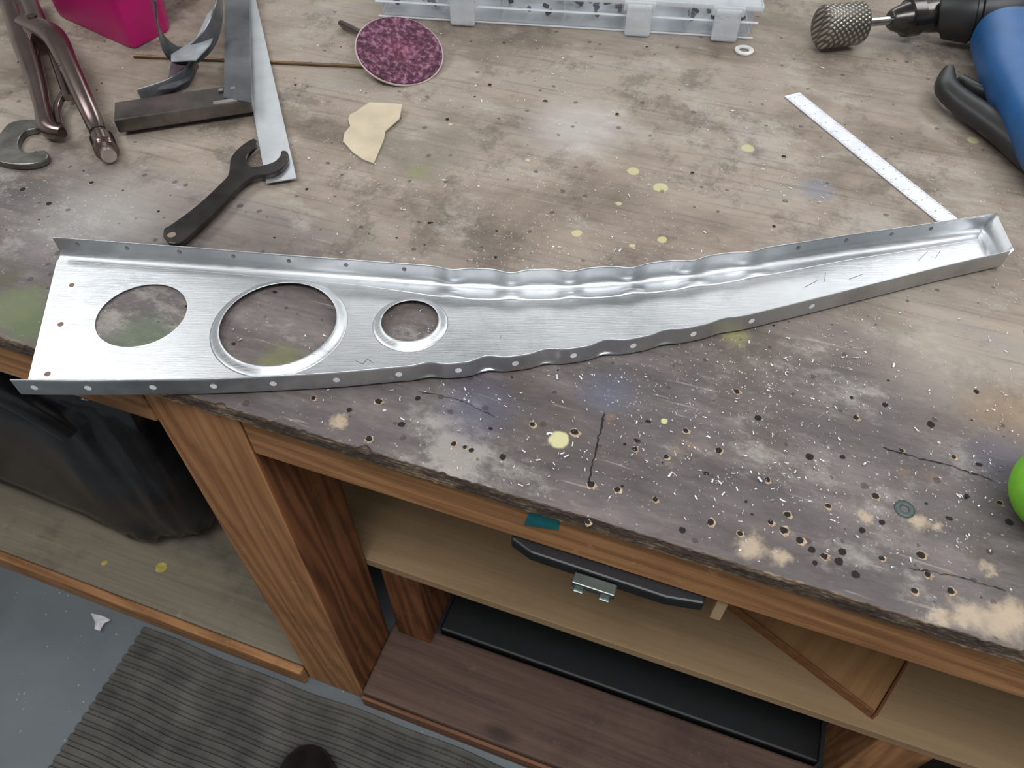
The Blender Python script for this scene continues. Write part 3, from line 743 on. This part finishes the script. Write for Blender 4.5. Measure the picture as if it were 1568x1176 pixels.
# ------------------------------------------------------------------ under-bench items
def lump(name, c, dims, mat, seed, amp=.03, parent=None, e=.45):
    bm = bmesh.new(); bmesh.ops.create_icosphere(bm, subdivisions=5, radius=1)
    for v in bm.verts:
        p = v.co.copy()
        q3 = Vector([math.copysign(abs(x)**e, x) for x in p])
        n_ = noise.noise(p*1.6 + Vector((seed, 0, 0))) + .5*abs(noise.noise(p*3.7 + Vector((0, seed, 0)))) + .22*noise.noise(p*9 + Vector((0, 0, seed)))
        q3 = Vector((q3.x*dims[0], q3.y*dims[1], q3.z*dims[2])) + p*n_*amp
        q3.z = max(q3.z, -dims[2]); v.co = q3
    me = bpy.data.meshes.new(name); bm.to_mesh(me); bm.free()
    for p in me.polygons: p.use_smooth = True
    me.materials.append(mat); o = bpy.data.objects.new(name, me); link(o, parent)
    o.location = c; o.rotation_euler = (0, 0, TH); return o
MBG = plain("black_vinyl", (34, 34, 36), .22, 0, .3, 14, .6)
zb0 = .166
bag = empty("black_tool_bag")
lump("body", W(-.68, .325, zb0 + .23), (.36, .225, .23), MBG, 2.3, .03, bag, .28)
lump("flap", W(-.64, .31, zb0 + .46), (.27, .20, .05), MBG, 5.1, .03, bag, .7)
P = crom([W(-.86,.17,.58), W(-.74,.10,.66), W(-.58,.09,.67), W(-.46,.10,.62), W(-.41,.12,.52)], 40)
loft("strap_roll", P, [.028]*40, MBG, bag, [.02]*40, sq=.7)
P = crom([W(-1.0,.085,.52), W(-.84,.075,.53), W(-.74,.075,.50), W(-.70,.08,.42), W(-.78,.08,.32), W(-.98,.085,.28)], 60)
loft("bag_handle", P, [.014]*60, MBG, bag)

# ------------------------------------------------------------------ floor, mat, scrap, shoe
def floor_mat():
    m = M("painted_concrete"); n = m.noise(5, 6); col = m.ramp(n, [(.3, (84, 91, 96)), (.7, (105, 112, 116))])
    v_ = m.n("ShaderNodeTexVoronoi"); v_.inputs["Scale"].default_value = 120; m.l(m.tc.outputs["Object"], v_.inputs["Vector"])
    sc_ = m.n("ShaderNodeSeparateColor"); m.l(v_.outputs["Color"], sc_.inputs[0])
    s_ = m.math('MULTIPLY', m.math('LESS_THAN', v_.outputs["Distance"], .16), m.math('LESS_THAN', sc_.outputs[0], .12))
    col = m.mix(m.math('MULTIPLY', s_, .6), col, (180, 182, 182))
    m.set(Base_Color=col, Roughness=.55); m.bump(n, .2, .002); return m.m
X0, X1, Y0, Y1, ZC = -2.6, 2.6, -2.2, 4.2, 2.6
mk("floor", [(X0,Y0,ZF),(X1,Y0,ZF),(X1,Y1,ZF),(X0,Y1,ZF)], [(0,1,2,3)], floor_mat())
MWL = plain("wall_paint", (205, 204, 198), .85, 0, .03, 3, .05)
mk("wall_back", [(X0,Y1,ZF),(X1,Y1,ZF),(X1,Y1,ZC),(X0,Y1,ZC)], [(0,1,2,3)], MWL)
mk("wall_left", [(X0,Y0,ZF),(X0,Y1,ZF),(X0,Y1,ZC),(X0,Y0,ZC)], [(0,1,2,3)], MWL)
mk("wall_right", [(X1,Y0,ZF),(X1,Y1,ZF),(X1,Y1,ZC),(X1,Y0,ZC)], [(0,1,2,3)], MWL)
mk("ceiling", [(X0,Y0,ZC),(X1,Y0,ZC),(X1,Y1,ZC),(X0,Y1,ZC)], [(0,1,2,3)], plain("ceiling_white", (232, 232, 230), .9, 0, .02, 3, 0))
V = []; F = []
per = .0165; nrb = 59
pm = loc(U(240, 950, ZF))
prf = []
for i in range(nrb):
    y = -.984 + i*per
    prf += [(y, .0031), (y+per*.25, .0031), (y+per*.36, .0080), (y+per*.85, .0080), (y+per*.97, .0031)]
xs_ = [pm.x - .01 + i*.02 for i in range(86)]
for x in xs_:
    for y, z in prf: V.append((x, y + .002*math.sin(x*11) + .0012*math.sin(x*37), ZF + z + (.0012*max(0, noise.noise(Vector((x*6, y*6, 0)))) if z > .005 else 0)))
kp = len(prf)
for i in range(len(xs_)-1):
    for j in range(kp-1): F.append((i*kp+j, (i+1)*kp+j, (i+1)*kp+j+1, i*kp+j+1))
nb_ = len(V)
for x, y in ((xs_[0], prf[0][0]+.004), (xs_[-1], prf[0][0]+.004), (xs_[-1], prf[-1][0]-.004), (xs_[0], prf[-1][0]-.004)): V.append((x, y, ZF + .0002))
F.append((nb_, nb_+1, nb_+2, nb_+3))
mt = mk("ribbed_rubber_mat", V, F, plain("mat_rubber", (78, 76, 71), .85, 0, .22, 20, .3)); mt.location = O; mt.rotation_euler = (0, 0, TH)
ps = [U(u, v, ZF+.004) for u, v in ((140,940),(158,944),(170,950),(160,955),(155,968),(148,966),(145,952))]
V = [(p.x, p.y, ZF + .002 + .012*random.random()) for p in ps]; ce = sum(ps, Vector())/7; V.append((ce.x, ce.y, ZF+.012))
mk("paper_scrap", V, [(i, (i+1) % 7, 7) for i in range(7)], plain("paper_white", (205, 205, 208), .8))
shoe = empty("shoe")
MSH = plain("black_leather", (28, 27, 28), .35, 0, .2, 30, .2)
tp_ = U(476, 1143, ZF+.035)
cs = [(tp_.x + dx_, tp_.y - d_, z + ZF) for dx_, d_, z in ((0,.0,.035),(0,.006,.037),(0,.02,.042),(0,.05,.047),(.002,.10,.055),(.004,.15,.068),(.004,.20,.075),(.004,.25,.07),(.004,.285,.06),(.004,.295,.05))]
loft("upper", cs, [.006,.022,.034,.045,.049,.044,.038,.037,.030,.012], MSH, shoe, [.006,.014,.022,.028,.038,.052,.058,.056,.045,.02], seg=32, up=(0,0,1))
so = [(tp_.x + x, tp_.y + y) for x, y in ((0,.006),(.022,-.003),(.04,-.025),(.052,-.07),(.05,-.12),(.042,-.17),(.04,-.25),(.028,-.295),(0,-.303),(-.024,-.295),(-.036,-.25),(-.038,-.17),(-.048,-.12),(-.05,-.07),(-.038,-.025),(-.02,-.003))]
prism("sole", so, ZF+.0095, ZF+.028, plain("sole_rubber", (20, 20, 20), .7), shoe, .003)

# ------------------------------------------------------------------ lights
MF = plain("fixture_white", (225, 225, 225), .5)
def fixture(x, y, sx, sy, pw, col=(.97, .985, 1)):
    box("fluorescent_fixture", (x-sx/2-.03, y-sy/2-.03, ZC-.07), (x+sx/2+.03, y+sy/2+.03, ZC-.002), MF, None, .005)
    l_ = bpy.data.lights.new("ceiling_lamp", 'AREA'); l_.shape = 'RECTANGLE'; l_.size = sx; l_.size_y = sy; l_.energy = pw; l_.color = col
    o = bpy.data.objects.new("ceiling_lamp", l_); bpy.context.collection.objects.link(o); o.location = (x, y, ZC-.075)
fixture(.2, -.3, 1.8, .6, 42)
fixture(.3, 3.0, 2.4, .7, 32)
fixture(-1.5, 1.3, .5, 1.6, 23)
fixture(1.5, 1.5, .5, 1.6, 21)
w_ = bpy.data.worlds.new("world"); bpy.context.scene.world = w_; w_.use_nodes = True
w_.node_tree.nodes["Background"].inputs[0].default_value = (.92, .96, 1, 1); w_.node_tree.nodes["Background"].inputs[1].default_value = .32
